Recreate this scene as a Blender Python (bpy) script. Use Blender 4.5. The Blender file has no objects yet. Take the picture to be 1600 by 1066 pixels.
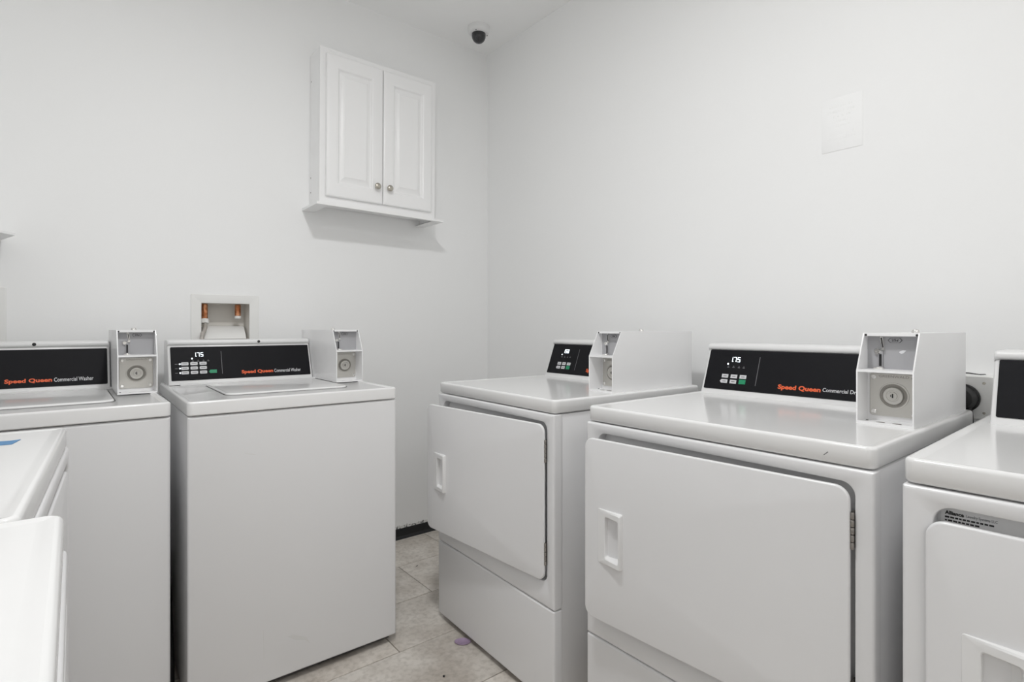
import bpy, bmesh, math, random
from mathutils import Vector, Matrix
random.seed(7)
scene = bpy.context.scene
COL = scene.collection
PI = math.pi

# ------------------------------------------------------------------ camera
cam_d = bpy.data.cameras.new('camera')
cam = bpy.data.objects.new('camera', cam_d)
COL.objects.link(cam)
cam.location = (-1.9368, -2.6440, 1.1255)
cam.rotation_euler = (PI / 2, 0, -0.6776)
cam_d.sensor_width = 36.0
cam_d.lens = 850.23 / 1600 * 36.0
cam_d.shift_y = -(533.0 - 513.03) / 1600
cam_d.clip_start = 0.02
scene.camera = cam

# ------------------------------------------------------------------ world, exposure
world = bpy.data.worlds.new('world')
scene.world = world
world.use_nodes = True
world.node_tree.nodes['Background'].inputs[0].default_value = (0.9, 0.95, 1.0, 1)
world.node_tree.nodes['Background'].inputs[1].default_value = 0.0
scene.view_settings.view_transform = 'Standard'
scene.view_settings.look = 'None'
scene.view_settings.gamma = 1.0
scene.view_settings.use_curve_mapping = False
scene.view_settings.exposure = 0.08
scene.cycles.max_bounces = 10                # white room: let the light bounce on
scene.cycles.diffuse_bounces = 9

# the room's lamp and an added fill light (their bodies are built further down)
CEIL = 2.767
DISC = (-1.52, -1.82, 0.10)                  # centre, radius
FILL = (-1.75, -4.00, 0.60, 0.30)           # added fill: centre, half sizes
ld = bpy.data.lights.new('disc_light', 'AREA')
ld.shape = 'DISK'; ld.size = DISC[2]*2; ld.energy = 19.0; ld.color = (1.0, 1.0, 1.0)
lo = bpy.data.objects.new('disc_light', ld); COL.objects.link(lo); lo.location = (DISC[0], DISC[1], CEIL - 0.062)
ld = bpy.data.lights.new('fill_light', 'AREA')  # soft fill added behind the camera to raise the ambient light
ld.shape = 'RECTANGLE'; ld.size = FILL[2]*2; ld.size_y = FILL[3]*2; ld.energy = 8.5; ld.color = (1.0, 1.0, 1.0)
lo = bpy.data.objects.new('fill_light', ld); COL.objects.link(lo); lo.location = (FILL[0], FILL[1], CEIL - 0.062)

# ------------------------------------------------------------------ materials
def new_mat(name, col, rough=0.5, metal=0.0, coat=0.0, emit=None, estr=0.0):
    m = bpy.data.materials.new(name); m.use_nodes = True
    b = m.node_tree.nodes['Principled BSDF']
    b.inputs['Base Color'].default_value = (*col, 1)
    b.inputs['Roughness'].default_value = rough
    b.inputs['Metallic'].default_value = metal
    if coat:
        b.inputs['Coat Weight'].default_value = coat
        b.inputs['Coat Roughness'].default_value = 0.06
    if emit:
        b.inputs['Emission Color'].default_value = (*emit, 1)
        b.inputs['Emission Strength'].default_value = estr
    return m

def add_bump(m, scale, strength, dist=0.002, detail=4):
    nt = m.node_tree; b = nt.nodes['Principled BSDF']
    tc = nt.nodes.new('ShaderNodeTexCoord'); n = nt.nodes.new('ShaderNodeTexNoise')
    bp = nt.nodes.new('ShaderNodeBump')
    n.inputs['Scale'].default_value = scale; n.inputs['Detail'].default_value = detail
    bp.inputs['Strength'].default_value = strength; bp.inputs['Distance'].default_value = dist
    nt.links.new(tc.outputs['Object'], n.inputs['Vector'])
    nt.links.new(n.outputs['Fac'], bp.inputs['Height'])
    nt.links.new(bp.outputs['Normal'], b.inputs['Normal'])

def add_mottle(m, c0, c1, scale, lo=0.35, hi=0.65, detail=6):
    nt = m.node_tree; b = nt.nodes['Principled BSDF']
    tc = nt.nodes.new('ShaderNodeTexCoord'); n = nt.nodes.new('ShaderNodeTexNoise')
    r = nt.nodes.new('ShaderNodeValToRGB')
    n.inputs['Scale'].default_value = scale; n.inputs['Detail'].default_value = detail
    r.color_ramp.elements[0].color = (*c0, 1); r.color_ramp.elements[0].position = lo
    r.color_ramp.elements[1].color = (*c1, 1); r.color_ramp.elements[1].position = hi
    nt.links.new(tc.outputs['Object'], n.inputs['Vector'])
    nt.links.new(n.outputs['Fac'], r.inputs['Fac'])
    nt.links.new(r.outputs['Color'], b.inputs['Base Color'])
    return n, r

M = {}
M['wall'] = new_mat('wall_paint', (0.896, 0.90, 0.899), 0.55); add_bump(M['wall'], 90, 0.10)
M['ceil'] = new_mat('ceiling_paint', (0.928, 0.93, 0.928), 0.8); add_bump(M['ceil'], 120, 0.12)
M['enamel'] = new_mat('white_enamel', (0.75, 0.75, 0.757), 0.30, coat=0.25); add_bump(M['enamel'], 260, 0.03, 0.0006)
M['top'] = new_mat('white_porcelain', (0.80, 0.80, 0.798), 0.16, coat=0.12); M['top'].node_tree.nodes['Principled BSDF'].inputs['Specular IOR Level'].default_value = 0.36
M['plastic'] = new_mat('white_plastic', (0.78, 0.78, 0.78), 0.32)
M['panel'] = new_mat('black_fascia', (0.010, 0.010, 0.012), 0.5); M['panel'].node_tree.nodes['Principled BSDF'].inputs['Specular IOR Level'].default_value = 0.12
M['orange'] = new_mat('orange_print', (0.85, 0.13, 0.035), 0.5)
M['white_print'] = new_mat('white_print', (0.75, 0.76, 0.78), 0.5)
M['grey_print'] = new_mat('grey_print', (0.18, 0.18, 0.19), 0.5)
M['dark_print'] = new_mat('dark_print', (0.03, 0.03, 0.03), 0.5)
M['button'] = new_mat('button_grey', (0.62, 0.62, 0.64), 0.45)
M['green'] = new_mat('button_green', (0.01, 0.26, 0.12), 0.45)
M['led'] = new_mat('white_led', (0.9, 0.95, 1), 0.4, emit=(0.85, 0.93, 1.0), estr=2.2)
M['box'] = new_mat('coin_box_paint', (0.87, 0.87, 0.875), 0.38, coat=0.15)
M['box_grey'] = new_mat('coin_box_grey', (0.40, 0.40, 0.415), 0.45)
M['plate'] = new_mat('zinc_plate', (0.62, 0.605, 0.57), 0.38, metal=0.75); add_bump(M['plate'], 300, 0.1, 0.0005)
M['chrome'] = new_mat('chrome', (0.85, 0.84, 0.82), 0.15, metal=1.0)
M['nickel'] = new_mat('brushed_nickel', (0.55, 0.52, 0.46), 0.3, metal=1.0)
M['steel'] = new_mat('dull_steel', (0.33, 0.31, 0.29), 0.4, metal=0.9)
M['groove'] = new_mat('dull_zinc', (0.30, 0.285, 0.26), 0.5, metal=0.3)
M['scuff'] = new_mat('faint_scuff', (0.705, 0.705, 0.70), 0.5)
M['black'] = new_mat('black_rubber', (0.012, 0.012, 0.013), 0.4)
M['gap'] = new_mat('dark_gap', (0.05, 0.05, 0.05), 0.8)
M['cab'] = new_mat('cabinet_white', (0.90, 0.90, 0.90), 0.35)
M['copper'] = new_mat('copper', (0.52, 0.21, 0.09), 0.35, metal=0.85)
add_mottle(M['copper'], (0.38, 0.13, 0.05), (0.72, 0.36, 0.20), 60)
M['pale_plastic'] = new_mat('pale_plastic', (0.86, 0.86, 0.845), 0.4)
M['recess'] = new_mat('recess_plastic', (0.70, 0.68, 0.64), 0.5)
M['braid'] = new_mat('braided_hose', (0.60, 0.57, 0.53), 0.4, metal=0.5); add_bump(M['braid'], 900, 0.8, 0.002)
M['tape'] = new_mat('blue_tape', (0.10, 0.25, 0.46), 0.6)
M['lilac'] = new_mat('lilac_plastic', (0.36, 0.27, 0.39), 0.5)
M['torn'] = new_mat('torn_paint', (0.6, 0.6, 0.58), 0.8)
add_mottle(M['torn'], (0.16, 0.16, 0.16), (0.74, 0.74, 0.72), 90, 0.42, 0.50)
M['dome'] = new_mat('smoked_dome', (0.01, 0.01, 0.013), 0.08, coat=0.5)
M['grout'] = new_mat('grout', (0.17, 0.15, 0.12), 0.9)
M['lamp'] = new_mat('lamp_diffuser', (0.9, 0.9, 0.88), 0.5, emit=(1, 0.985, 0.96), estr=1.5)

# floor tile: mottled grey beige stone look, each tile slightly its own tone
mt = new_mat('floor_tile', (0.40, 0.35, 0.29), 0.42)
nt = mt.node_tree; b = nt.nodes['Principled BSDF']
oi = nt.nodes.new('ShaderNodeObjectInfo'); tc = nt.nodes.new('ShaderNodeTexCoord')
vm = nt.nodes.new('ShaderNodeVectorMath'); vm.operation = 'ADD'
sc = nt.nodes.new('ShaderNodeVectorMath'); sc.operation = 'SCALE'; sc.inputs['Scale'].default_value = 17.0
cmb = nt.nodes.new('ShaderNodeCombineXYZ')
for k in range(3): nt.links.new(oi.outputs['Random'], cmb.inputs[k])
nt.links.new(cmb.outputs[0], sc.inputs[0])
nt.links.new(tc.outputs['Object'], vm.inputs[0]); nt.links.new(sc.outputs[0], vm.inputs[1])
n1 = nt.nodes.new('ShaderNodeTexNoise'); n1.inputs['Scale'].default_value = 5.5; n1.inputs['Detail'].default_value = 8; n1.inputs['Roughness'].default_value = 0.65
n2 = nt.nodes.new('ShaderNodeTexNoise'); n2.inputs['Scale'].default_value = 55; n2.inputs['Detail'].default_value = 4
nt.links.new(vm.outputs[0], n1.inputs['Vector']); nt.links.new(vm.outputs[0], n2.inputs['Vector'])
r1 = nt.nodes.new('ShaderNodeValToRGB')
r1.color_ramp.elements[0].position = 0.32; r1.color_ramp.elements[0].color = (0.50, 0.452, 0.40, 1)
r1.color_ramp.elements[1].position = 0.68; r1.color_ramp.elements[1].color = (0.76, 0.72, 0.665, 1)
r2 = nt.nodes.new('ShaderNodeValToRGB')
r2.color_ramp.elements[0].position = 0.36; r2.color_ramp.elements[0].color = (0.80, 0.79, 0.78, 1)
r2.color_ramp.elements[1].position = 0.55; r2.color_ramp.elements[1].color = (1, 1, 1, 1)
mx = nt.nodes.new('ShaderNodeMix'); mx.data_type = 'RGBA'; mx.blend_type = 'MULTIPLY'; mx.inputs['Factor'].default_value = 0.8
hsv = nt.nodes.new('ShaderNodeHueSaturation'); mr = nt.nodes.new('ShaderNodeMapRange')
mr.inputs['To Min'].default_value = 0.88; mr.inputs['To Max'].default_value = 1.10
nt.links.new(oi.outputs['Random'], mr.inputs['Value']); nt.links.new(mr.outputs[0], hsv.inputs['Value'])
nt.links.new(n1.outputs['Fac'], r1.inputs['Fac']); nt.links.new(n2.outputs['Fac'], r2.inputs['Fac'])
nt.links.new(r1.outputs[0], mx.inputs[6]); nt.links.new(r2.outputs[0], mx.inputs[7])
nt.links.new(mx.outputs[2], hsv.inputs['Color']); nt.links.new(hsv.outputs[0], b.inputs['Base Color'])
bp = nt.nodes.new('ShaderNodeBump'); bp.inputs['Strength'].default_value = 0.15; bp.inputs['Distance'].default_value = 0.001
nt.links.new(n2.outputs['Fac'], bp.inputs['Height']); nt.links.new(bp.outputs[0], b.inputs['Normal'])
M['tile'] = mt

# ------------------------------------------------------------------ helpers
def finish(bm, sharp=38):
    bmesh.ops.remove_doubles(bm, verts=bm.verts, dist=1e-6)
    bmesh.ops.recalc_face_normals(bm, faces=bm.faces)
    for f in bm.faces: f.smooth = True
    for e in bm.edges:
        e.smooth = not (len(e.link_faces) != 2 or e.calc_face_angle(0) > math.radians(sharp))

def obj(name, bm, mat, parent=None, loc=None, fin=True, sharp=38):
    if fin: finish(bm, sharp)
    me = bpy.data.meshes.new(name); bm.to_mesh(me); bm.free()
    me.materials.append(M[mat] if isinstance(mat, str) else mat)
    o = bpy.data.objects.new(name, me); COL.objects.link(o)
    if parent: o.parent = parent
    if loc: o.location = loc
    return o

def tag(o, label=None, cat=None, group=None, kind=None):
    if label: o['label'] = label
    if cat: o['category'] = cat
    if group: o['group'] = group
    if kind: o['kind'] = kind
    return o

def thing(name, label, cat, loc, rz=0.0, group=None):
    o = bpy.data.objects.new(name, None); COL.objects.link(o)
    o.location = loc; o.rotation_euler = (0, 0, rz); o.empty_display_size = 0.1
    return tag(o, label, cat, group)

def box(bm, x0, x1, y0, y1, z0, z1, bev=0.0, seg=2):
    vs = [bm.verts.new(p) for p in ((x0,y0,z0),(x1,y0,z0),(x1,y1,z0),(x0,y1,z0),(x0,y0,z1),(x1,y0,z1),(x1,y1,z1),(x0,y1,z1))]
    fs = [bm.faces.new([vs[i] for i in q]) for q in ((0,3,2,1),(4,5,6,7),(0,1,5,4),(1,2,6,5),(2,3,7,6),(3,0,4,7))]
    if bev:
        es = list({e for f in fs for e in f.edges})
        bmesh.ops.bevel(bm, geom=es, offset=bev, segments=seg, profile=0.5, affect='EDGES')
    return bm

def boxbm(*a, **k): return box(bmesh.new(), *a, **k)

def rr(x0, x1, z0, z1, r, n=6):
    """rounded rectangle as a list of 2-D points, same count for every call with the same n"""
    r = max(min(r, (x1 - x0) / 2 - 1e-4, (z1 - z0) / 2 - 1e-4), 1e-4)
    pts = []
    for cx, cz, a0 in ((x1-r, z0+r, -PI/2), (x1-r, z1-r, 0), (x0+r, z1-r, PI/2), (x0+r, z0+r, PI)):
        for k in range(n + 1):
            a = a0 + PI/2 * k / n
            pts.append((cx + r*math.cos(a), cz + r*math.sin(a)))
    return pts

def loft(bm, loops, cap0=True, cap1=True):
    rows = [[bm.verts.new(p) for p in L] for L in loops]
    n = len(rows[0])
    for a, b_ in zip(rows, rows[1:]):
        for i in range(n):
            j = (i + 1) % n
            try: bm.faces.new((a[i], a[j], b_[j], b_[i]))
            except ValueError: pass
    if cap0: bm.faces.new(rows[0])
    if cap1: bm.faces.new(rows[-1])
    return bm

def fillet(r, y_from, sign=1, n=4):
    """(inset, y) pairs of a quarter round from the side (inset 0, y_from) to the face (inset r)"""
    return [(r*(1-math.cos(PI/2*k/n)), y_from + sign*r*math.sin(PI/2*k/n)) for k in range(n+1)]

def loops_xz(x0, x1, z0, z1, r, prof, n=6):
    return [[(p[0], y, p[1]) for p in rr(x0+i, x1-i, z0+i, z1-i, max(r-i, 0.0015), n)] for i, y in prof]

def loops_xy(x0, x1, y0, y1, r, prof, n=6):
    return [[(p[0], p[1], z) for p in rr(x0+i, x1-i, y0+i, y1-i, max(r-i, 0.0015), n)] for i, z in prof]

def lathe(bm, prof, seg=24, origin=(0,0,0), axis='Z'):
    """prof: list of (radius, height along axis)"""
    rows = []
    for r, h in prof:
        row = []
        for k in range(seg):
            a = 2*PI*k/seg
            x, y = r*math.cos(a), r*math.sin(a)
            p = (x, y, h) if axis == 'Z' else ((x, -h, y) if axis == '-Y' else (h, x, y))
            row.append(bm.verts.new((p[0]+origin[0], p[1]+origin[1], p[2]+origin[2])))
        rows.append(row)
    for a, b_ in zip(rows, rows[1:]):
        for i in range(seg):
            bm.faces.new((a[i], a[(i+1) % seg], b_[(i+1) % seg], b_[i]))
    bm.faces.new(rows[0]); bm.faces.new(rows[-1])
    return bm

def tube(bm, pts, r, seg=10, sub=6):
    P = [Vector(p) for p in pts]
    if len(P) > 2 and sub > 1:                       # Catmull-Rom smoothing
        Q = [P[0]] + P + [P[-1]]; out = []
        for i in range(1, len(Q) - 2):
            for k in range(sub):
                t = k / sub; a, b_, c, d = Q[i-1], Q[i], Q[i+1], Q[i+2]
                out.append(0.5*((2*b_) + (c-a)*t + (2*a-5*b_+4*c-d)*t*t + (3*b_-a-3*c+d)*t**3))
        P = out + [P[-1]]
    rows = []; up = Vector((0.123, 0.31, 0.94)).normalized()
    for i, p in enumerate(P):
        d = (P[min(i+1, len(P)-1)] - P[max(i-1, 0)]).normalized()
        u = d.cross(up).normalized(); v = d.cross(u)
        rows.append([bm.verts.new(p + r*(u*math.cos(2*PI*k/seg) + v*math.sin(2*PI*k/seg))) for k in range(seg)])
    for a, b_ in zip(rows, rows[1:]):
        for i in range(seg): bm.faces.new((a[i], a[(i+1) % seg], b_[(i+1) % seg], b_[i]))
    bm.faces.new(rows[0]); bm.faces.new(rows[-1])
    return bm

def poly_prism(bm, pts, a0, a1, axis='z'):
    f = {'z': lambda p, a: (p[0], p[1], a), 'x': lambda p, a: (a, p[0], p[1]), 'y': lambda p, a: (p[0], a, p[1])}[axis]
    v0 = [bm.verts.new(f(p, a0)) for p in pts]; v1 = [bm.verts.new(f(p, a1)) for p in pts]
    n = len(pts)
    for i in range(n): bm.faces.new((v0[i], v0[(i+1) % n], v1[(i+1) % n], v1[i]))
    bm.faces.new(v0); bm.faces.new(v1)
    return bm

_txt = {}
def text_mesh(body, bold):
    key = (body, bold)
    if key not in _txt:
        c = bpy.data.curves.new('lettering', 'FONT'); c.body = body; c.size = 1.0
        c.offset = bold; c.extrude = 0.004; c.resolution_u = 3
        o = bpy.data.objects.new('lettering', c); COL.objects.link(o)
        dg = bpy.context.evaluated_depsgraph_get()
        me = bpy.data.meshes.new_from_object(o.evaluated_get(dg))
        bpy.data.objects.remove(o); bpy.data.curves.remove(c)
        _txt[key] = me
    return _txt[key]

def lettering(name, body, x0, x1, z0, z1, mat, parent, place, bold=0.0):
    """text whose bounding box fills x0..x1, z0..z1 of a face; place maps (x, z, off) to local space"""
    src = text_mesh(body, bold); me = src.copy()
    xs = [v.co.x for v in src.vertices]; ys = [v.co.y for v in src.vertices]
    ax, bx_, ay, by = min(xs), max(xs), min(ys), max(ys)
    for v in me.vertices:
        x = x0 + (v.co.x-ax)/(bx_-ax)*(x1-x0); z = z0 + (v.co.y-ay)/(by-ay)*(z1-z0)
        v.co = place(x, z, 0.0004 + v.co.z*0.05)
    me.materials.clear(); me.materials.append(M[mat])
    o = bpy.data.objects.new(name, me); COL.objects.link(o); o.parent = parent
    return o

def face_slab(bm, quad, place, thick, rect=True):
    """thin slab standing proud of a face; quad = (x0,x1,z0,z1) or list of 2-D points"""
    pts = [(quad[0],quad[2]),(quad[1],quad[2]),(quad[1],quad[3]),(quad[0],quad[3])] if rect else quad
    a = [bm.verts.new(place(p[0], p[1], 0.0)) for p in pts]; b_ = [bm.verts.new(place(p[0], p[1], thick)) for p in pts]
    n = len(pts)
    for i in range(n): bm.faces.new((a[i], a[(i+1) % n], b_[(i+1) % n], b_[i]))
    bm.faces.new(a); bm.faces.new(b_)
    return bm

SEG = {'0': 'abcdef', '1': 'bc', '5': 'afgcd', '7': 'abc', '.': ''}
def digits(bm, s, x0, x1, z0, z1, place):
    h = z1 - z0; n = sum(ch != '.' for ch in s); pitch = (x1-x0)/n; w = pitch*0.70; t = w*0.17
    x = x0
    for ch in s:
        if ch == '.':
            face_slab(bm, (x-pitch*0.22, x-pitch*0.22+t, z0, z0+t), place, 0.0006); continue
        R = {'a': (x, x+w, z1-t, z1), 'd': (x, x+w, z0, z0+t), 'g': (x, x+w, z0+h/2-t/2, z0+h/2+t/2),
             'f': (x, x+t, z0+h/2, z1), 'e': (x, x+t, z0, z0+h/2), 'b': (x+w-t, x+w, z0+h/2, z1), 'c': (x+w-t, x+w, z0, z0+h/2)}
        for k in SEG[ch]: face_slab(bm, R[k], place, 0.0006)
        x += pitch
    return bm

# ------------------------------------------------------------------ the room
XW, YB = -2.80, -4.70                       # west wall, back wall
def struct(name, bm, mat, parent=None): return tag(obj(name, bm, mat, parent), kind='structure')

def wall_with_holes(name, x0, x1, z0, z1, holes, y0, y1):
    """wall in the x-z plane (room side y0, back y1) with rectangular openings"""
    bm = bmesh.new()
    xs = sorted({x0, x1, *[h[0] for h in holes], *[h[1] for h in holes]})
    zs = sorted({z0, z1, *[h[2] for h in holes], *[h[3] for h in holes]})
    def open_(i, j):
        cx, cz = (xs[i]+xs[i+1])/2, (zs[j]+zs[j+1])/2
        return any(h[0] < cx < h[1] and h[2] < cz < h[3] for h in holes)
    g = {}
    def v(i, j, y):
        k = (i, j, y)
        if k not in g: g[k] = bm.verts.new((xs[i], y, zs[j]))
        return g[k]
    for i in range(len(xs)-1):
        for j in range(len(zs)-1):
            if open_(i, j): continue
            for y in (y0, y1): bm.faces.new((v(i,j,y), v(i+1,j,y), v(i+1,j+1,y), v(i,j+1,y)))
            for di, dj, a, b_ in ((-1,0,(i,j),(i,j+1)), (1,0,(i+1,j),(i+1,j+1)), (0,-1,(i,j),(i+1,j)), (0,1,(i,j+1),(i+1,j+1))):
                ii, jj = i+di, j+dj
                if not (0 <= ii < len(xs)-1 and 0 <= jj < len(zs)-1) or open_(ii, jj):
                    bm.faces.new((v(*a,y0), v(*b_,y0), v(*b_,y1), v(*a,y1)))
    return struct(name, bm, 'wall')

# washer supply boxes sit in openings of this wall
SUPPLY = [(-1.553, -1.285), (-2.393, -2.125)]
HOLES = [(a+0.037, b_-0.037, 1.075, 1.236) for a, b_ in SUPPLY]
wall_with_holes('wall_north', XW, 0.0, 0.0, CEIL, HOLES, 0.0, 0.14)
struct('wall_east', boxbm(0.0, 0.12, YB-0.12, 0.14, 0, CEIL), 'wall')
struct('wall_west', boxbm(XW-0.12, XW, YB-0.12, 0.14, 0, CEIL), 'wall')
struct('wall_south', boxbm(XW, 0.0, YB-0.12, YB, 0, CEIL), 'wall')
struct('ceiling', boxbm(XW-0.12, 0.12, YB-0.12, 0.14, CEIL, CEIL+0.1), 'ceil')

floor = struct('floor', boxbm(XW-0.12, 0.12, YB-0.12, 0.14, -0.08, -0.0025), 'grout')
TX, TY, G = 0.615, 0.3086, 0.0028
tile_me = {}
row = 0; y = 0.0
while y - 0.02 > YB:
    yb = max(y - TY, YB)
    x = -0.745 + (0 if row % 2 else -0.31) + TX*2
    while x > XW + 0.01:
        xa, xb = max(x - TX, XW), min(x, 0.0)
        if xb - xa > 0.02:
            w, d = round(xb-xa-G, 4), round(y-yb-G, 4)
            if (w, d) not in tile_me:
                o = obj('tile', boxbm(-w/2, w/2, -d/2, d/2, -0.008, 0, bev=0.0012, seg=1), 'tile', floor)
                tile_me[(w, d)] = o.data
            else:
                o = bpy.data.objects.new('tile', tile_me[(w, d)]); COL.objects.link(o); o.parent = floor
            o.location = ((xa+xb)/2, (y+yb)/2, 0)
        x -= TX
    y -= TY; row += 1

# black vinyl cove base, and the strip of torn paint left above it
def base(name, length, loc, rz):
    bm = bmesh.new()
    poly_prism(bm, [(0, 0), (-0.016, 0), (-0.015, 0.004), (-0.006, 0.014), (-0.004, 0.05), (-0.002, 0.054), (0, 0.054)], 0, length, 'x')
    o = struct(name, bm, 'black'); o.location = loc; o.rotation_euler = (0, 0, rz)
    bm = bmesh.new()
    n = max(int(length/0.012), 2); top = []
    for k in range(n+1):
        top.append((length*k/n, 0.062 + 0.008*random.random()))
    pts = [(0, 0.050)] + top + [(length, 0.050)]
    vs = [[bm.verts.new((px, yy, pz)) for px, pz in pts] for yy in (-0.0022, 0.0)]
    m = len(pts)
    for i in range(m): bm.faces.new((vs[0][i], vs[0][(i+1) % m], vs[1][(i+1) % m], vs[1][i]))
    bm.faces.new(vs[0])
    tag(obj('torn_edge', bm, 'torn', o), 'ragged strip of torn paint above the black base')
    return o
base('baseboard_north', -XW - 0.017, (XW, 0, 0), 0)
base('baseboard_east', -YB - 0.017, (0, 0, 0), -PI/2)

# ------------------------------------------------------------------ coin box (part of a machine)
def coin_box(parent, x, y, z, h, chip=False):
    """open-fronted steel coin meter; local origin at its front bottom left corner"""
    W, L, HK, SL, RC, T = 0.108, 0.428, h-0.084, 0.0425, 0.062, 0.0028
    bm = bmesh.new()
    prof = [(0, 0), (L, 0), (L, h), (SL, h), (0, HK)]
    for a in (0, W-T):
        n0 = len(bm.faces)
        poly_prism(bm, prof, a, a+T, 'x')
    box(bm, T, W-T, SL, L, h-T, h)                       # top
    box(bm, T, W-T, SL, SL+0.003, h-0.007, h-T)          # folded front edge of the top
    box(bm, T, W-T, 0.0, L, 0, T)                        # bottom
    box(bm, T, W-T, 0.0, T, T, 0.0055)                   # folded front lip of the bottom
    box(bm, T, W-T, L-T, L, T, h-T)                      # back
    box(bm, T, W-T, 0.001, RC, HK-0.0025, HK+0.0025)     # shelf between the two bays
    box(bm, T, W-T, RC, RC+T, T, HK-0.0025)              # wall behind the lock plate
    o = obj('coin_box', bm, 'box', parent, (x, y, z))
    pl = lambda px, pz, off: (px, RC - off, pz)
    obj('slide_plate', boxbm(T, W-T, RC, RC+T, HK+0.0025, h-T), 'box_grey', o)
    # lock plate with rounded corners and circular boss
    bm = bmesh.new()
    loft(bm, loops_xz(0.008, W-0.006, 0.0135, HK-0.0075, 0.006, [(0, RC), (0, RC-0.0025), (0.001, RC-0.0035)]))
    obj('lock_plate', bm, 'plate', o)
    cx, cz = W/2 + 0.001, (0.0135+HK-0.0075)/2 - 0.001
    bm = bmesh.new()
    lathe(bm, [(0.0295, 0), (0.0290, 0.0012), (0.0265, 0.0016), (0.0255, 0.0002), (0.0200, 0.0002), (0.0192, 0.0055),
               (0.0182, 0.0066), (0.0125, 0.0066), (0.0118, 0.0058), (0.0090, 0.0058), (0.0084, 0.0072), (0.0001, 0.0072)], 40, (cx, RC-0.0035, cz), '-Y')
    obj('lock_boss', bm, 'plate', o, sharp=25)
    bm = bmesh.new(); lathe(bm, [(0.0250, 0.0), (0.0250, 0.0006), (0.0204, 0.0006), (0.0204, 0)], 40, (cx, RC-0.0037, cz), '-Y')
    obj('lock_groove', bm, 'groove', o)
    bm = boxbm(cx-0.0012, cx+0.0014, RC-0.0112, RC-0.0104, cz-0.0045, cz+0.0048)
    box(bm, cx-0.0040, cx-0.0026, RC-0.0111, RC-0.0104, cz-0.0020, cz+0.0028)
    obj('key_slot', bm, 'black', o)
    for sx in (0.0165, W-0.0145):
        for sz in (0.0225, HK-0.0165):
            bm = bmesh.new()
            lathe(bm, [(0.0052, 0), (0.0052, 0.0014), (0.0040, 0.0024), (0.0014, 0.0024), (0.0012, 0.0012), (0.0001, 0.0012)], 16, (sx, RC-0.0035, sz), '-Y')
            obj('screw', bm, 'chrome', o)
    lettering('plate_lettering', 'GREENWALD', 0.027, 0.084, HK-0.0165, HK-0.0110, 'steel', o, lambda a, c, f: pl(a, c, 0.0036+f*0.5))
    # coin chute: slot frame, black slot, lever, pivot, cup
    s0 = 0.029
    bm = boxbm(s0-0.004, s0+0.005, RC-0.004, RC, HK+0.006, HK+0.044, bev=0.001, seg=1)
    obj('slot_frame', bm, 'box_grey', o)
    obj('coin_slot', boxbm(s0-0.0018, s0+0.003, RC-0.0052, RC-0.0040, HK+0.009, HK+0.036), 'black', o)
    bm = bmesh.new()
    lv = [(s0-0.0005, h-0.0085), (s0+0.0050, h-0.0085), (s0+0.0085, HK+0.050), (s0+0.0085, HK+0.044), (s0+0.0010, HK+0.044), (s0+0.0035, HK+0.051)]
    face_slab(bm, lv, lambda a, c, f: pl(a, c, f), 0.005, False)
    obj('lever', bm, 'chrome', o)
    bm = bmesh.new()
    face_slab(bm, [(s0+0.0012, h-0.0105), (s0+0.0038, h-0.0105), (s0+0.0070, HK+0.051), (s0+0.0048, HK+0.051)], lambda a, c, f: pl(a, c, 0.0048+f), 0.001, False)
    obj('lever_slot', bm, 'black', o)
    bm = bmesh.new(); lathe(bm, [(0.0068, 0), (0.0068, 0.004), (0.0052, 0.006), (0.0020, 0.006), (0.0018, 0.0046), (0.0001, 0.0046)], 20, (s0-0.006, RC, HK+0.042), '-Y')
    obj('pivot_screw', bm, 'chrome', o)
    bm = bmesh.new(); lathe(bm, [(0.0105, 0), (0.0115, 0.0015), (0.0108, 0.004), (0.0090, 0.004), (0.0085, 0.002), (0.0001, 0.002)], 24, (s0+0.001, RC-0.013, HK+0.0025))
    obj('coin_cup', bm, 'chrome', o)
    # 25 cent plaque
    hx = [(0.043, h-0.0165), (0.048, h-0.0110), (0.066, h-0.0110), (0.071, h-0.0165), (0.066, h-0.0220), (0.048, h-0.0220)]
    bm = bmesh.new(); face_slab(bm, hx, pl, 0.0010, False); obj('plaque_rim', bm, 'dark_print', o)
    c0 = Vector((0.057, h-0.0165)); hx2 = [tuple(c0 + (Vector(p)-c0)*0.90) for p in hx]
    bm = bmesh.new(); face_slab(bm, hx2, pl, 0.0014, False); obj('price_plaque', bm, 'box_grey', o)
    lettering('price_lettering', '25\u00a2', 0.0505, 0.0640, h-0.0200, h-0.0135, 'dark_print', o, lambda a, c, f: pl(a, c, 0.0012+f), 0.02)
    if chip:
        pts = [(0.071+0.0058*math.cos(a)*(1+0.25*math.sin(3*a)), HK+0.042+0.0036*math.sin(a)+0.0018*math.cos(a)) for a in [2*PI*k/14 for k in range(14)]]
        bm = bmesh.new(); face_slab(bm, pts, pl, 0.0006, False); tag(obj('paint_chip', bm, 'white_print', o), 'white paint chip on the grey plate')
    # oval drain holes and rivets in the bottom lip, and one on the shell top
    for hx0 in (0.040, 0.071):
        bm = bmesh.new()
        p2 = [(hx0+0.0085*math.cos(2*PI*k/20), 0.024+0.0075*math.sin(2*PI*k/20)) for k in range(20)]
        poly_prism(bm, p2, T+0.0001, T+0.0005, 'z'); obj('bottom_hole', bm, 'steel', o)
    bm = bmesh.new(); lathe(bm, [(0.0028, 0), (0.0022, 0.0012), (0.0001, 0.0014)], 12, (0.0095, 0.038, T)); obj('rivet', bm, 'black', o)
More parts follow.
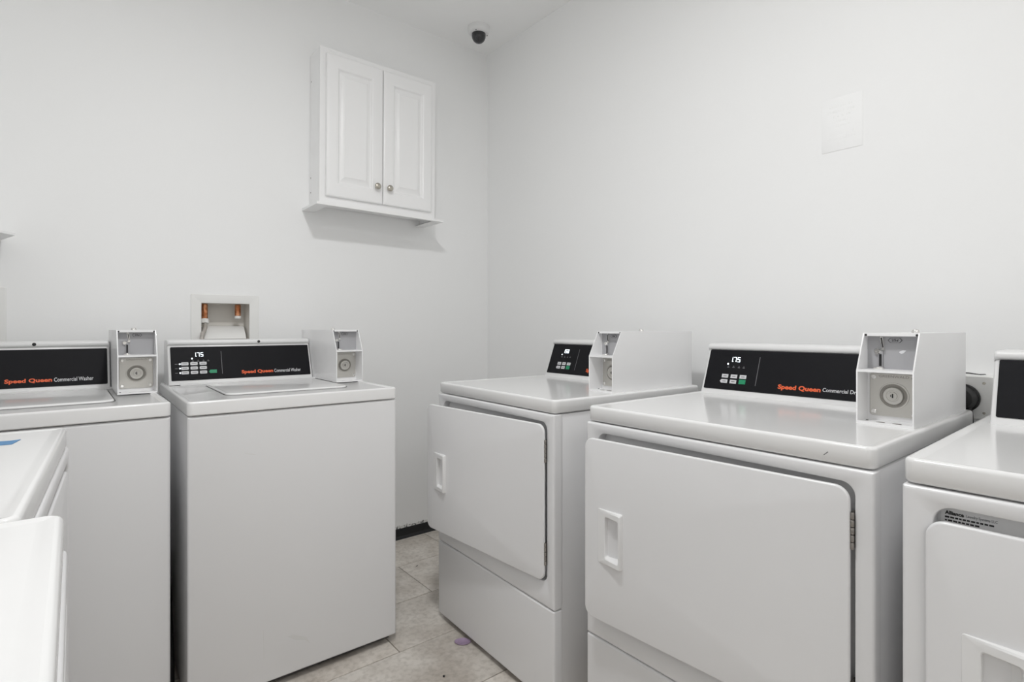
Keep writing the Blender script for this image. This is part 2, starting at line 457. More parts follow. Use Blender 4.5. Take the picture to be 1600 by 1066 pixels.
    for rx in (0.0055, W-0.0055):
        bm = bmesh.new(); lathe(bm, [(0.0026, 0), (0.0022, 0.0008), (0.0001, 0.0008)], 10, (rx, SL-0.0002, h-0.0045), '-Y'); obj('corner_rivet', bm, 'dark_print', o)
    bm = bmesh.new(); lathe(bm, [(0.0085, 0), (0.0085, 0.004), (0.0060, 0.0075), (0.0001, 0.0085)], 20, (W*0.55, 0.20, h)); obj('top_lock', bm, 'chrome', o)
    return o

# ------------------------------------------------------------------ control console (part of a machine)
def console(parent, x0, x1, tb, tt, t_back, zb, ht, kind, price, lit=True):
    """leaning backguard; front face from (tb, zb) to (tt, zb+ht)"""
    zt = zb + ht
    cap = 0.020                                            # rounded roll along the top
    sl = (tt - tb) / ht
    def ft(z): return tb + (z - zb) * sl
    th = math.atan(sl); c_, s_ = math.cos(th), math.sin(th)
    prof = [(tb, zb), (ft(zt-cap)+0.003, zt-cap)]
    cy0 = ft(zt-cap) - 0.006
    r = cap/2
    for k in range(9):
        a = -PI/2 - PI*k/8*0.75
        prof.append((cy0 + r + r*math.cos(a)*1.0, zt - r + r*math.sin(a)))
    prof += [(cy0 + r, zt), (t_back-0.01, zt), (t_back, zt-0.012), (t_back, zb)]
    bm = bmesh.new()
    n = len(prof)
    # rounded ends: shrink the profile slightly at both ends
    cxp = sum(p[0] for p in prof)/n; czp = (zb+zt)/2
    loops = []
    for xx, k in ((x0, 0.006), (x0+0.002, 0.002), (x0+0.006, 0.0), (x1-0.006, 0.0), (x1-0.002, 0.002), (x1, 0.006)):
        loops.append([(xx, p[0] + (k if p[0] < cxp else -k), p[1] - (k if p[1] > zt-cap-0.001 else 0)) for p in prof])
    loft(bm, loops)
    o = obj('console', bm, 'plastic', parent, sharp=30)
    def place(px, pz, off):                                # pz measured as height
        return (px, ft(pz) - off*c_, pz + off*s_*1.0)
    PX0, PX1, PZ0, PZ1 = x0+0.010, x1-0.008, zb+0.0155, zb+0.140
    bm = bmesh.new()
    a = [(p[0], p[1]) for p in rr(PX0, PX1, PZ0, PZ1, 0.003, 3)]
    face_slab(bm, a, place, 0.0015, False)
    obj('fascia', bm, 'panel', o)
    P = lambda a_, c2, f: place(a_, c2, 0.0015 + f)
    X = lambda v: v + x0 - 0.015
    if lit:
        bm = digits(bmesh.new(), price, X(0.1000), X(0.1370), zb+0.1030, zb+0.1180, P)
        obj('price_digits', bm, 'led', o)
    # divider line
    bm = bmesh.new(); face_slab(bm, (X(0.1955), X(0.1970), zb+0.034, zb+0.121), P, 0.0004)
    obj('divider_line', bm, 'grey_print', o)
    # buttons
    if kind == 'washer':
        for r_ in range(3):
            for c2 in range(3):
                bx0 = X(0.058 + c2*0.0305); bz = zb + 0.0710 - r_*0.0165
                bm = bmesh.new(); face_slab(bm, rr(bx0, bx0+0.0245, bz, bz+0.0112, 0.0025, 2), P, 0.0010, False)
                bt = obj('button', bm, 'button', o)
                bm = bmesh.new(); face_slab(bm, (bx0+0.005, bx0+0.0195, bz+0.0046, bz+0.0066), lambda a_, c3, f: P(a_, c3, 0.001+f), 0.0003)
                obj('button_print', bm, 'grey_print', o)
            bm = bmesh.new(); face_slab(bm, rr(X(0.0515), X(0.0565), zb+0.0740-r_*0.0165, zb+0.0790-r_*0.0165, 0.002, 3), P, 0.0006, False)
            if lit: obj('indicator_light', bm, 'led', o)
            else: bm.free()
            bm = bmesh.new(); face_slab(bm, (X(0.038), X(0.047), zb+0.0755-r_*0.0165, zb+0.0772-r_*0.0165), P, 0.0003); obj('scale_mark', bm, 'grey_print', o)
        bm = bmesh.new(); face_slab(bm, [(X(0.1500), zb+0.0445), (X(0.1545), zb+0.0385), (X(0.1770), zb+0.0385), (X(0.1770), zb+0.0510), (X(0.1545), zb+0.0510)], P, 0.0010, False)
        tag(obj('start_button', bm, 'green', o), 'green start button')
    else:
        for r_ in range(2):
            for c2 in range(3):
                bx0 = X(0.082 + c2*0.0300); bz = zb + 0.0520 - r_*0.0165
                g = (r_ == 1 and c2 == 2)
                hgt = 0.0135 if g else 0.0112
                pts = [(bx0, bz), (bx0+0.0215, bz), (bx0+0.0215, bz+hgt), (bx0, bz+hgt)]
                if r_ == 1 and c2 == 0: pts = [(bx0-0.004, bz+hgt/2), (bx0+0.001, bz), (bx0+0.0215, bz), (bx0+0.0215, bz+hgt), (bx0+0.001, bz+hgt)]
                bm = bmesh.new(); face_slab(bm, pts, P, 0.0010, False)
                bt = obj('start_button' if g else 'button', bm, 'green' if g else 'button', o)
                if g: tag(bt, 'green start button')
                else:
                    bm = bmesh.new(); face_slab(bm, (bx0+0.005, bx0+0.0165, bz+0.0045, bz+0.0066), lambda a_, c3, f: P(a_, c3, 0.001+f), 0.0003)
                    obj('button_print', bm, 'grey_print', o)
    # little status marks under the price
    for k, dx in enumerate((0.094, 0.112, 0.130, 0.146)):
        bm = bmesh.new(); face_slab(bm, (X(dx), X(dx+0.007), zb+0.0845, zb+0.0865), P, 0.0003)
        face_slab(bm, (X(dx+0.002), X(dx+0.005), zb+0.0885, zb+0.0900), P, 0.0003)
        obj('status_mark', bm, 'grey_print', o)
    if lit:
        bm = bmesh.new(); face_slab(bm, rr(X(0.0925), X(0.0975), zb+0.0935, zb+0.0985, 0.0022, 3), P, 0.0006, False)
        obj('indicator_light', bm, 'led', o)
    lettering('brand_lettering', 'Speed Queen', X(0.265), X(0.384), zb+0.0275, zb+0.0445, 'orange', o, P, 0.035)
    lettering('model_lettering', 'Commercial Washer' if kind == 'washer' else 'Commercial Dryer', X(0.389), X(0.495 if kind == 'washer' else 0.490), zb+0.0305, zb+0.0440, 'white_print', o, P, 0.004)
    return o

# ------------------------------------------------------------------ washers
ZW, ZWB = 0.9137, 0.8702
def washer(name, label, loc, rz, price, lit=True, group='top load washers along the supply wall'):
    t = thing(name, label, 'washer', loc, rz, group)
    W, Dp = 0.651, 0.712
    bm = boxbm(0.002, W-0.002, 0.018, 0.69, 0.030, ZWB, bev=0.004)
    obj('cabinet_body', bm, 'enamel', t)
    bm = bmesh.new()
    loft(bm, loops_xz(0, W, 0.0258, ZWB, 0.003, [(0, 0.0178), (0, 0.007)] + fillet(0.007, 0.007, -1)[1:], 3))
    obj('front_panel', bm, 'enamel', t)
    bm = bmesh.new()
    loft(bm, loops_xz(0.02, W-0.02, 0.012, 0.028, 0.002, [(0, 0.06), (0, 0.02)], 2))
    obj('base_rail', bm, 'gap', t)
    for fx in (0.05, W-0.05):
        for fy in (0.08, 0.63):
            bm = bmesh.new(); lathe(bm, [(0.018, 0), (0.018, 0.008), (0.008, 0.012), (0.008, 0.031)], 14, (fx, fy, 0)); obj('foot', bm, 'black', t)
    # worktop: rounded edge, raised rim, recessed field
    bm = bmesh.new(); z0 = ZWB + 0.0035; R = 0.006
    prof = [(0.004, z0-0.001), (0, z0+0.002), (0, ZW-R)] + fillet(R, ZW-R)[1:] + [(0.014, ZW), (0.017, ZW-0.0015), (0.020, ZW-0.004)]
    loft(bm, loops_xy(-0.001, W+0.001, -0.004, Dp, 0.014, prof, 6))
    top = obj('worktop', bm, 'top', t, sharp=50)
    bm = bmesh.new(); R = 0.005
    prof = [(0, ZW-0.004), (0, ZW-0.003)] + fillet(R, ZW-0.003)[1:]
    lp = loops_xy(0.128, 0.530, 0.135, 0.535, 0.035, prof, 8)
    loft(bm, lp)
    obj('lid', bm, 'top', t, sharp=50)
    bm = bmesh.new()
    loft(bm, loops_xy(0.1245, 0.5335, 0.1315, 0.5385, 0.038, [(0, ZW-0.0039), (0, ZW-0.0036)], 8)); obj('lid_gap', bm, 'gap', t)
    bm = boxbm(0.05, W-0.05, 0.552, 0.58, ZW-0.004, ZW+0.003, bev=0.002, seg=1); obj('lid_hinge_strip', bm, 'plastic', t)
    co = console(t, 0.015, 0.543, 0.572, 0.632, 0.715, ZW-0.001, 0.168, 'washer', price, lit)
    # key hole plug in the roll on top of the console
    bm = bmesh.new(); lathe(bm, [(0.0055, 0), (0.0055, 0.0035), (0.004, 0.0042), (0.0001, 0.0042)], 16, (0.337, 0.622, ZW+0.157), '-Y')
    obj('console_plug', bm, 'black', co)
    coin_box(t, 0.546, 0.305, ZW-0.001, 0.2065)
    if lit:                                                # worn marks on the front
        for pts in ([(0.150, 0.7455), (0.166, 0.7405), (0.182, 0.7375), (0.180, 0.7400), (0.166, 0.7435), (0.153, 0.7475)],
                    [(0.2020, 0.193), (0.2045, 0.103), (0.2062, 0.103), (0.2050, 0.150), (0.2034, 0.193)],
                    [(0.275, 0.147), (0.300, 0.128), (0.330, 0.118), (0.346, 0.100), (0.334, 0.126), (0.310, 0.139), (0.290, 0.150)]):
            sb = bmesh.new(); face_slab(sb, pts, lambda a_, c2, f: (a_, -f, c2), 0.0002, False)
            obj('scuff_mark', sb, 'scuff', t)
    return t

washer('washing_machine', 'white top load coin washer with its price display lit, beside the wall corner', (-1.6849, -0.8523, 0), -0.0087, '1.75')
washer('washing_machine', 'white top load coin washer with fully black unlit panel, behind a taped dryer', (-2.3716, -0.8186, 0), 0.0124, '1.75', False)

# ------------------------------------------------------------------ dryers
ZD, ZDB, ZDK = 0.9157, 0.8729, 0.3016
DW, DD = 0.683, 0.708
def dryer(name, label, loc, rz, price, box_s, open_deg, lit=True, sticker=False, chip=False, hinges=True, flush=False, door_top=0.8415, con_x0=0.012, group='front load coin dryers'):
    t = thing(name, label, 'dryer', loc, rz, group)
    obj('cabinet_body', boxbm(0.003, DW-0.003, 0.029, 0.69, 0.024, ZDB-0.001, bev=0.003), 'enamel', t)
    obj('base_rail', boxbm(0.02, DW-0.02, 0.03, 0.07, 0.006, 0.026), 'gap', t)
    for fx in (0.06, DW-0.06):
        for fy in (0.09, 0.62):
            bm = bmesh.new(); lathe(bm, [(0.020, 0), (0.020, 0.008), (0.008, 0.012), (0.008, 0.026)], 14, (fx, fy, 0)); obj('foot', bm, 'black', t)
    # front panel with the recess that takes the door
    R = 0.006; Y0 = -0.003
    outer = loops_xz(0, DW, ZDK+0.0015, ZDB, 0.003, [(0, 0.027), (0, Y0+R)] + fillet(R, Y0+R, -1)[1:], 10)
    a = loops_xz(0.0400, 0.6535, 0.3735, 0.8495, 0.026, [(0, Y0), (0.0012, Y0+0.0008), (0.002, Y0+0.003), (0.002, 0.0225)], 10)
    bm = bmesh.new(); loft(bm, outer + a)
    obj('front_panel', bm, 'enamel', t)
    bm = bmesh.new()
    loft(bm, loops_xz(0, DW, 0.0192, ZDK-0.0015, 0.004, [(0, 0.027), (0, Y0+R)] + fillet(R, Y0+R, -1)[1:], 3))
    obj('lower_panel', bm, 'enamel', t)
    # worktop
    bm = bmesh.new(); z0 = ZDB + 0.004; R = 0.007
    prof = [(0.004, z0-0.001), (0, z0+0.003), (0, ZD-R)] + fillet(R, ZD-R, 1, 5)[1:] + [(0.0075, ZD), (0.016, ZD-0.0018), (0.022, ZD-0.002)]
    loft(bm, loops_xy(0, DW, 0.0, DD, 0.017, prof, 7))
    obj('worktop', bm, 'top', t, sharp=60)
    # door, swung about its right edge
    HXs, HY = 0.646, 0.004
    dm = bmesh.new()
    X0, X1, Z0, Z1 = 0.033, 0.6455, 0.379, door_top
    R = 0.004; YF = -0.0033 if flush else -0.0125; YB_ = YF + 0.0085
    prof = [(0.006, YB_), (0.001, YB_-0.0005), (0, YB_-0.0015), (0, YF+R)] + fillet(R, YF+R, -1)[1:]
    hole = [[(p[0], YF, p[1]) for p in rr(0.084, 0.150, 0.536, 0.660, 0.003, 10)]]
    loft(dm, loops_xz(X0, X1, Z0, Z1, 0.026, prof, 10) + hole, True, False)
    off = Matrix.Translation((-HXs, -HY, 0))
    bmesh.ops.transform(dm, matrix=off, verts=dm.verts)
    door = obj('door', dm, 'enamel', t, (HXs, HY, 0))
    door.rotation_euler = (0, 0, math.radians(open_deg))
    # recessed pull: raised frame, pocket deep on the hinge-far side
    hm = bmesh.new()
    def L(x0, x1, z0, z1, r, yl, yr):
        return [(p[0], yl + (yr-yl)*(p[0]-x0)/(x1-x0), p[1]) for p in rr(x0, x1, z0, z1, r, 5)]
    loops = [L(0.078, 0.154, 0.529, 0.667, 0.004, YF, YF), L(0.0785, 0.1535, 0.530, 0.666, 0.004, YF-0.0008, YF-0.010),
             L(0.0815, 0.1525, 0.533, 0.663, 0.004, YF-0.0012, YF-0.013), L(0.1000, 0.1490, 0.543, 0.651, 0.006, YF-0.0030, YF-0.0125),
             L(0.1010, 0.1480, 0.545, 0.649, 0.006, YF-0.0015, YF-0.0105), L(0.1025, 0.1440, 0.550, 0.645, 0.008, YF+0.026, YF+0.002)]
    loft(hm, loops, False, True)
    bmesh.ops.transform(hm, matrix=off, verts=hm.verts)
    obj('handle', hm, 'plastic', door, sharp=30)
    # hinges on the front panel
    for hz in ((0.730, 0.427) if hinges else ()):
        hb = bmesh.new()
        box(hb, 0.6462, 0.6492, -0.006, 0.012, hz, hz+0.066)
        for k in range(5):
            lathe(hb, [(0.0032, hz+0.0135*k), (0.0036, hz+0.0135*k+0.001), (0.0036, hz+0.0135*k+0.0110), (0.0032, hz+0.0135*k+0.012)], 12, (0.6485, -0.0065, 0))
        obj('hinge', hb, 'steel', t)
    box_end = box_s - 0.008
    console(t, con_x0, box_end, 0.528, 0.588, 0.705, ZD-0.002, 0.161, 'dryer', price, lit)
    coin_box(t, box_s, 0.2785, ZD-0.002, 0.201, chip)
    if chip:
        sb = bmesh.new(); face_slab(sb, [(0.5975, 0.8885), (0.6000, 0.8890), (0.6070, 0.8955), (0.6055, 0.8965), (0.6015, 0.8925)], lambda a_, c2, f: (a_, -f, c2), 0.0003, False)
        obj('scuff_mark', sb, 'grey_print', t)
    if sticker:
        st = bmesh.new(); face_slab(st, (0.046, 0.215, 0.795, 0.8425), lambda a_, c2, f: (a_, 0.0225-f, c2), 0.0003)
        s = tag(obj('rating_label', st, 'box', t), 'pale maker label in the door recess')
        pl = lambda a_, c2, f: (a_, 0.0222-f, c2)
        lettering('label_title', 'Alliance', 0.0510, 0.0745, 0.8315, 0.8375, 'dark_print', s, pl, 0.04)
        lettering('label_maker', 'Laundry Systems LLC', 0.0775, 0.1140, 0.8310, 0.8365, 'grey_print', s, pl)
        for k in range(3):
            lb = bmesh.new(); x = 0.0510; rnd = random.Random(k)
            while x < 0.105 - 0.012*k:
                w = 0.002 + 0.004*rnd.random()
                face_slab(lb, (x, x+w, 0.8262-k*0.0052, 0.8288-k*0.0052), pl, 0.0003); x += w + 0.0012
            obj('label_print', lb, 'dark_print', s)
    return t

HP = PI/2
dryer('clothes_dryer', 'white coin dryer standing beside the wall corner, door ajar and lower panel in full view', (-0.8262, -0.8092, 0), -HP-0.0357, '1.50', 0.542, 5.6)
dryer('clothes_dryer', 'white coin dryer with door slightly ajar and orange lettering, second from the wall corner', (-0.8477, -1.6185, 0), -HP+0.0024, '1.75', 0.5583, 3.4, chip=True)
dryer('clothes_dryer', 'white coin dryer with shut door and a maker label in its door recess', (-0.8843, -2.3517, 0), -HP+0.0213, '1.75', 0.5583, 0.0, lit=False, sticker=True, door_top=0.8270, con_x0=0.027)
dA = dryer('clothes_dryer', 'white dryer with a strip of blue tape on top, in front of the washers', (-1.9840, -1.8328, 0), 1.51856, '1.75', 0.5583, 0.0, lit=False, hinges=False, flush=True, door_top=0.834, group='dryers along the opposite wall')
dryer('clothes_dryer', 'white dryer with bare clean top, next to the dryer with blue tape', (-1.9460, -2.5210, 0), HP, '1.75', 0.5583, 0.0, lit=False, hinges=False, flush=True, door_top=0.834, group='dryers along the opposite wall')

def in_frame(o, p):
    return Matrix.Translation(o.location) @ Matrix.Rotation(o.rotation_euler.z, 4, 'Z') @ Vector(p)

# strip of blue tape on the dryer top
bm = bmesh.new()
poly_prism(bm, [(0.5290, 0.0690), (0.5330, 0.0680), (0.5757, 0.0619), (0.5700, 0.0760), (0.5811, 0.1500), (0.5300, 0.1560), (0.5310, 0.1450), (0.5290, 0.0830)], ZD-0.0018, ZD-0.0010, 'z')
tp = tag(obj('blue_tape', bm, 'tape'), 'torn strip of blue masking tape stuck on a white dryer top', 'tape')
tp.location = (dA.location.x - 0.000, dA.location.y, 0); tp.rotation_euler = dA.rotation_euler

# ------------------------------------------------------------------ wall cabinet
cab = thing('wall_cabinet', 'white two door wall cabinet with raised panels and flared bottom trim', 'cabinet', (-0.7520, 0.0, 1.6975))
ROLL = 0.006
cab.rotation_euler = (0, ROLL, 0)
CW, CD, CH = 0.3055, 0.119, 0.731
bm = bmesh.new()
for sx in (-1, 1):
    a0, a1 = sorted((sx*CW, sx*(CW-0.016)))
    box(bm, a0, a1, -CD, -0.002, 0, CH)
box(bm, -CW+0.016, CW-0.016, -CD, -0.002, CH-0.016, CH)
box(bm, -CW+0.016, CW-0.016, -CD, -0.002, 0.016, 0.030)
box(bm, -CW+0.016, CW-0.016, -0.010, -0.002, 0.03, CH-0.016)
obj('carcass', bm, 'cab', cab)
bm = bmesh.new()
FY = -CD - 0.001
for x0, x1, z0, z1 in ((-CW, -CW+0.035, 0, CH), (CW-0.035, CW, 0, CH), (-CW+0.035, CW-0.035, CH-0.035, CH), (-CW+0.035, CW-0.035, 0, 0.045), (-0.02, 0.02, 0.045, CH-0.035)):
    box(bm, x0, x1, FY-0.016, FY, z0, z1)
obj('face_frame', bm, 'cab', cab)
DYF = FY - 0.016 - 0.001
def cab_door(x0, x1, knob_x):
    z0, z1 = 0.0405, 0.704
    bm = bmesh.new(); F = DYF - 0.019
    R = 0.008
    lp = loops_xz(x0, x1, z0, z1, 0.002, [(0, DYF), (0, F+R), (0.0015, F+0.004), (0.005, F+0.0012), (0.009, F)], 2)
    f = 0.056
    for ins, yy in ((f-0.004, F), (f, F+0.003), (f+0.004, F+0.0105), (f+0.007, F+0.0125), (f+0.012, F+0.0120), (f+0.028, F+0.0030), (f+0.030, F+0.0010), (f+0.033, F+0.0012)):
        lp += loops_xz(x0+ins, x1-ins, z0+ins*1.15, z1-ins*1.15, 0.002, [(0, yy)], 2)
    loft(bm, lp)
    d = obj('door', bm, 'cab', cab, sharp=20)
    k = bmesh.new()
    lathe(k, [(0.007, 0), (0.006, 0.004), (0.0052, 0.010), (0.0075, 0.013), (0.0150, 0.017), (0.0160, 0.021), (0.0140, 0.025), (0.008, 0.028), (0.0001, 0.029)], 24, (knob_x, F, 0.119), '-Y')
    tag(obj('knob', k, 'nickel', d), 'round brushed nickel knob')
    return d
cab_door(-0.2795, 0.0000, -0.0345)
cab_door(0.0040, 0.2790, 0.0300)
# flared trim under the cabinet: three flat boards mitred round front and sides
bm = bmesh.new()
def ring(ox, oy, z): return [(-CW-ox-0.006, -0.001, z), (-CW-ox-0.006, -CD-0.017-oy, z), (CW+ox-0.012, -CD-0.017-oy, z), (CW+ox-0.012, -0.001, z)]
outer_b = ring(0.028, 0.064, -0.0150); outer_t = ring(0.028, 0.064, -0.0030); inn_t = ring(0.0, 0.001, -0.0005); inn_b = ring(-0.030, 0.045, -0.0150)
vs = [[bm.verts.new(p) for p in r_] for r_ in (outer_b, outer_t, inn_t, inn_b)]
for k in range(3):
    for a, b_ in ((0, 1), (1, 2), (2, 3), (3, 0)):
        bm.faces.new((vs[a][k], vs[a][k+1], vs[b_][k+1], vs[b_][k]))
bm.faces.new([vs[a][0] for a in range(4)]); bm.faces.new([vs[a][3] for a in range(4)])
obj('bottom_trim', bm, 'cab', cab, sharp=15)
bm = bmesh.new()
for zz in (0.07, 0.14, 0.60): box(bm, -CW-0.0006, -CW+0.0005, -0.022, -0.016, zz, zz+0.006)
obj('side_screw', bm, 'steel', cab)

# ------------------------------------------------------------------ corner shelf (only its tip shows)
bm = bmesh.new()
poly_prism(bm, [(XW+0.001, -0.001), (XW+0.001, -0.82), (-2.58, -0.82), (-2.092, -0.16), (-2.138, -0.001)], 1.439, 1.447, 'z')
tag(obj('corner_shelf', bm, 'wall'), 'white corner shelf with a slanted front high above the unlit washer', 'shelf')

# ------------------------------------------------------------------ washer supply boxes
for i, (a, b_) in enumerate(SUPPLY):
    t = thing('supply_box', ('recessed white washer supply box with copper pipes above the lit washer' if i == 0 else 'recessed washer supply box above the unlit washer, only its plate edge in view'), 'supply box', ((a+b_)/2, 0, 1.06), 0, 'washer supply boxes')
    w = (b_-a)/2; o_ = w-0.037; z0, z1 = 0.015, 0.176; zt = 0.212; dp = 0.10
    bm = bmesh.new()
    outer = loops_xz(-w, w, -0.02, zt, 0.006, [(0, -0.0002), (0.0, -0.003), (0.002, -0.005)], 4)
    inner = loops_xz(-o_, o_, z0, z1, 0.003, [(0, -0.005), (0.002, -0.004), (0.002, -0.0005)], 4)
    loft(bm, outer + inner, False, False)
    obj('face_plate', bm, 'pale_plastic', t)
    bm = bmesh.new()
    loft(bm, loops_xz(-o_+0.0021, o_-0.0021, z0+0.0021, z1-0.0021, 0.003, [(0, 0.0), (0.001, dp)], 4), False, True)
    obj('recess_liner', bm, 'recess', t)
    bm = bmesh.new()
    poly_prism(bm, [(0.012, z0+0.004), (dp-0.003, z0+0.004), (dp-0.003, z0+0.062), (0.055, z0+0.056), (0.020, z0+0.020)], -o_+0.016, o_-0.012, 'x')
    obj('valve_cover', bm, 'pale_plastic', t)
    for px, ln in ((-o_+0.022, 0.062), (o_-0.040, 0.046)):
        bm = bmesh.new(); lathe(bm, [(0.0125, z1-0.010-ln), (0.0125, z1-0.010), (0.0110, z1-0.004)], 18, (px, 0.042, 0))
        p = obj('copper_pipe', bm, 'copper', t)
        bm = bmesh.new(); zb = z1-0.010-ln
        lathe(bm, [(0.0085, zb-0.012), (0.0135, zb-0.010), (0.0135, zb+0.001), (0.009, zb+0.002)], 12, (px, 0.042, 0)); obj('fitting', bm, 'pale_plastic', p)
    px = -o_+0.022
    bm = tube(bmesh.new(), [(px, 0.040, z1-0.086), (px-0.001, 0.022, z1-0.105), (px-0.008, 0.004, z1-0.122), (px-0.018, -0.012, z1-0.142), (px-0.024, -0.022, z1-0.21), (px-0.02, -0.03, z1-0.34)], 0.0085)
    obj('supply_hose', bm, 'braid', t)
    bm = tube(bmesh.new(), [(px, 0.043, z1-0.072), (px, 0.037, z1-0.090)], 0.0165, 8, 1); obj('hose_nut', bm, 'pale_plastic', t)

# ------------------------------------------------------------------ drain hose between the washers
bm = tube(bmesh.new(), [(-1.703, -0.66, 0.012), (-1.703, -0.655, 0.10), (-1.704, -0.62, 0.22), (-1.702, -0.55, 0.32), (-1.703, -0.42, 0.34), (-1.703, -0.30, 0.20), (-1.703, -0.22, 0.012)], 0.011)
tag(obj('drain_hose', bm, 'black'), 'black rubber hose in the gap between the two washers', 'hose')

# ------------------------------------------------------------------ dryer outlet and plug
t = thing('power_outlet', 'surface mounted pale outlet box on the wall behind the dryers', 'outlet', (0, -2.266, 0.938))
bm = bmesh.new()
loft(bm, [[(x, p[0], p[1]) for p in rr(-0.0585+i, 0.0585-i, -0.058+i, 0.058-i, 0.004, 3)] for i, x in ((0, -0.0005), (0, -0.040), (0.002, -0.043))])
obj('housing', bm, 'pale_plastic', t)
for sy, sz in ((0.036, 0.04), (-0.036, 0.04), (-0.036, -0.04), (0.036, -0.04)):
    bm = bmesh.new(); lathe(bm, [(0.0035, -0.0432), (0.003, -0.0445), (0.0001, -0.0447)], 10, (0, sy, sz), 'X'); obj('screw', bm, 'nickel', t)
t = thing('dryer_plug', 'black round dryer plug with cord pushed into the pale outlet box', 'plug', (-0.0435, -2.258, 0.936))
bm = bmesh.new(); lathe(bm, [(0.036, 0), (0.0385, -0.003), (0.0385, -0.010), (0.034, -0.012), (0.033, -0.028), (0.027, -0.040), (0.012, -0.044), (0.0001, -0.044)], 32, (0, 0, 0), 'X')
obj('plug_body', bm, 'black', t)
bm = tube(bmesh.new(), [(-0.024, -0.016, -0.02), (-0.026, -0.021, -0.045), (-0.026, -0.022, -0.09), (-0.025, -0.018, -0.20), (-0.02, -0.0, -0.50), (-0.02, 0.0, -0.92)], 0.0065)
obj('cord', bm, 'black', t)
bm = bmesh.new()
poly_prism(bm, [(-2.215, 0.9985), (-2.262, 0.9995), (-2.286, 0.9975), (-2.299, 0.9990), (-2.297, 1.0005), (-2.284, 0.9995), (-2.262, 1.0025), (-2.215, 1.0030)], -0.0012, 0.0, 'x')
tag(obj('wall_sliver', bm, 'gap'), 'thin dark sliver on the wall right above the outlet box', 'paint chip')  # flat dark sliver laid on the wall

# ------------------------------------------------------------------ painted-over notice on the east wall
t = thing('wall_notice', 'small blank looking notice plate painted over in wall white', 'notice', (0, -1.9405, 1.79))
bm = bmesh.new()
loft(bm, [[(x, p[0], p[1]) for p in rr(-0.0605+i, 0.0605-i, -0.0865+i, 0.0865-i, 0.002, 2)] for i, x in ((0, -0.0001), (0, -0.0011), (0.0006, -0.0014))])
obj('notice_plate', bm, 'wall', t)
rnd = random.Random(3)
for k, (hw, zz, hh) in enumerate(((0.032, 0.058, 0.007), (0.038, 0.042, 0.008), (0.026, 0.026, 0.007), (0.028, 0.010, 0.007), (0.024, -0.006, 0.007), (0.036, -0.030, 0.008), (0.044, -0.046, 0.008), (0.012, -0.062, 0.007))):
    bm = bmesh.new(); yy = -hw
    while yy < hw:
        w = 0.004 + 0.004*rnd.random()
        box(bm, -0.0019, -0.0012, yy, yy+w*0.8, zz-hh/2*rnd.uniform(0.6, 1), zz+hh/2)
        yy += w + (0.006 if rnd.random() < 0.2 else 0.0012)
    obj('raised_line', bm, 'wall', t)

# ------------------------------------------------------------------ dome camera
t = thing('dome_camera', 'white ceiling dome camera with smoked black bubble near the corner', 'security camera', (-0.216, -0.216, CEIL))
bm = bmesh.new()
lathe(bm, [(0.060, 0), (0.060, -0.020), (0.0575, -0.027), (0.050, -0.034), (0.042, -0.037), (0.0001, -0.037)], 40)
obj('housing', bm, 'plastic', t)
bm = bmesh.new()
lathe(bm, [(0.0385, -0.0365), (0.0385, -0.045)] + [(0.0385*math.cos(a), -0.045-0.041*math.sin(a)) for a in [PI/2*k/9 for k in range(1, 9)]] + [(0.0005, -0.086)], 40)
obj('bubble', bm, 'dome', t, sharp=60)
for a in (-2.5, -0.35, 1.4):
    bm = bmesh.new(); lathe(bm, [(0.003, 0), (0.003, -0.002), (0.0001, -0.0022)], 10, (0.047*math.cos(a), 0.047*math.sin(a), -0.0350)); obj('screw', bm, 'dark_print', t)

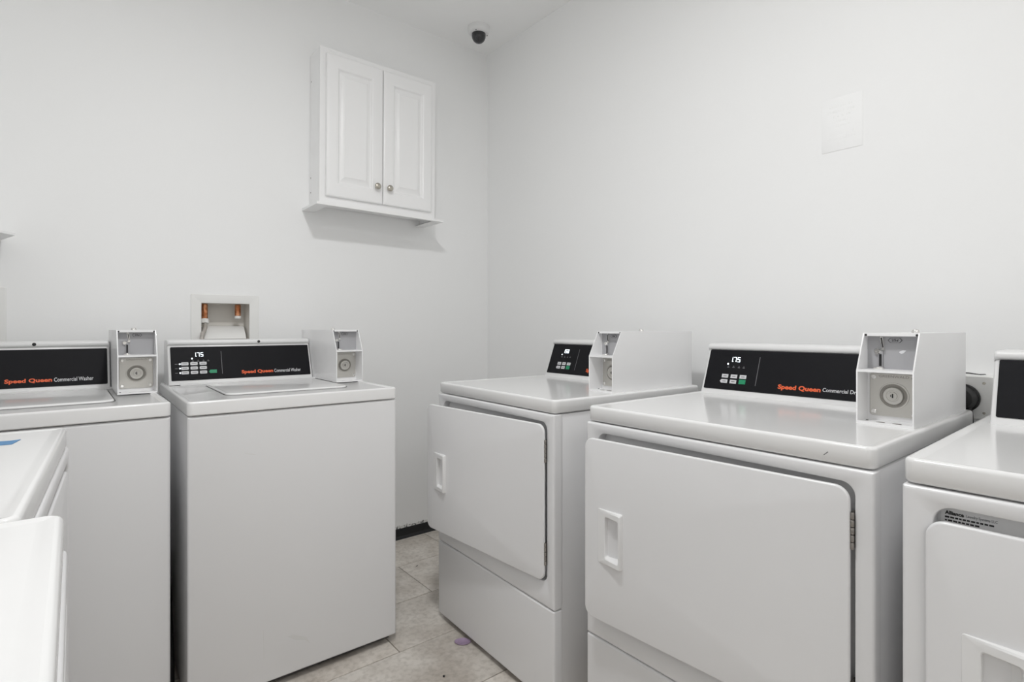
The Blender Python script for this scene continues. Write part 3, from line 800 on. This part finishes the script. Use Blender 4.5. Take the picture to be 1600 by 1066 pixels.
# ------------------------------------------------------------------ ceiling lamp and added fill panel
t = thing('ceiling_lamp', 'small round flush ceiling lamp above the middle of the floor', 'lamp', (DISC[0], DISC[1], CEIL))
hx = DISC[2]
bm = bmesh.new(); lathe(bm, [(hx+0.03, 0), (hx+0.03, -0.03), (hx+0.02, -0.04), (hx, -0.04), (hx-0.002, -0.03), (0.0001, -0.03)], 40); obj('rim', bm, 'plastic', t)
bm = bmesh.new(); lathe(bm, [(hx-0.003, -0.031), (hx-0.006, -0.046), (hx*0.6, -0.055), (0.0001, -0.058)], 40); obj('diffuser', bm, 'lamp', t)
t = thing('fill_panel', 'added unseen fill light panel on the ceiling behind the camera', 'lamp', (FILL[0], FILL[1], CEIL))  # body for the added fill light, out of view
hx, hy = FILL[2], FILL[3]
bm = bmesh.new(); loft(bm, loops_xy(-hx-0.03, hx+0.03, -hy-0.03, hy+0.03, 0.02, [(0, 0), (0, -0.040), (0.004, -0.045), (0.026, -0.045), (0.03, -0.036)])); obj('rim', bm, 'plastic', t)
bm = bmesh.new(); loft(bm, loops_xy(-hx, hx, -hy, hy, 0.02, [(0.002, -0.037), (0.004, -0.050), (0.03, -0.056)])); obj('diffuser', bm, 'lamp', t)

# ------------------------------------------------------------------ litter on the floor
bm = bmesh.new()
pts = [[(0.0, 0.0)]]
N = 20
def ell(a, b_, z): return [(a*math.cos(2*PI*k/N)*(1+0.10*math.cos(4*PI*k/N)), b_*math.sin(2*PI*k/N), z) for k in range(N)]
loft(bm, [ell(0.024, 0.017, 0.0003), ell(0.027, 0.0205, 0.003), ell(0.0265, 0.020, 0.0055), ell(0.022, 0.0155, 0.0026)])
o = tag(obj('lilac_guard', bm, 'lilac'), 'lilac oval plastic scrap lying on the floor against the dryer foot', 'scrap')
o.location = (-0.853, -1.015, 0); o.rotation_euler = (0, 0, -0.7)
bm = bmesh.new(); lathe(bm, [(0.002, 0.0002), (0.0042, 0.002), (0.0036, 0.0045), (0.0001, 0.0055)], 9)
o = tag(obj('black_pebble', bm, 'black'), 'tiny black speck lying on the beige floor tile', 'pebble'); o.location = (-1.007, -1.138, 0)
bm = bmesh.new(); poly_prism(bm, [(-0.011, -0.002), (0.002, -0.0035), (0.012, 0.001), (0.006, 0.003), (-0.004, 0.0025)], 0.0002, 0.0016, 'z')
o = tag(obj('lint_scrap', bm, 'steel'), 'small grey scrap of lint on the tile near the black base', 'lint'); o.location = (-0.675, -0.357, 0); o.rotation_euler = (0, 0, 0.5)
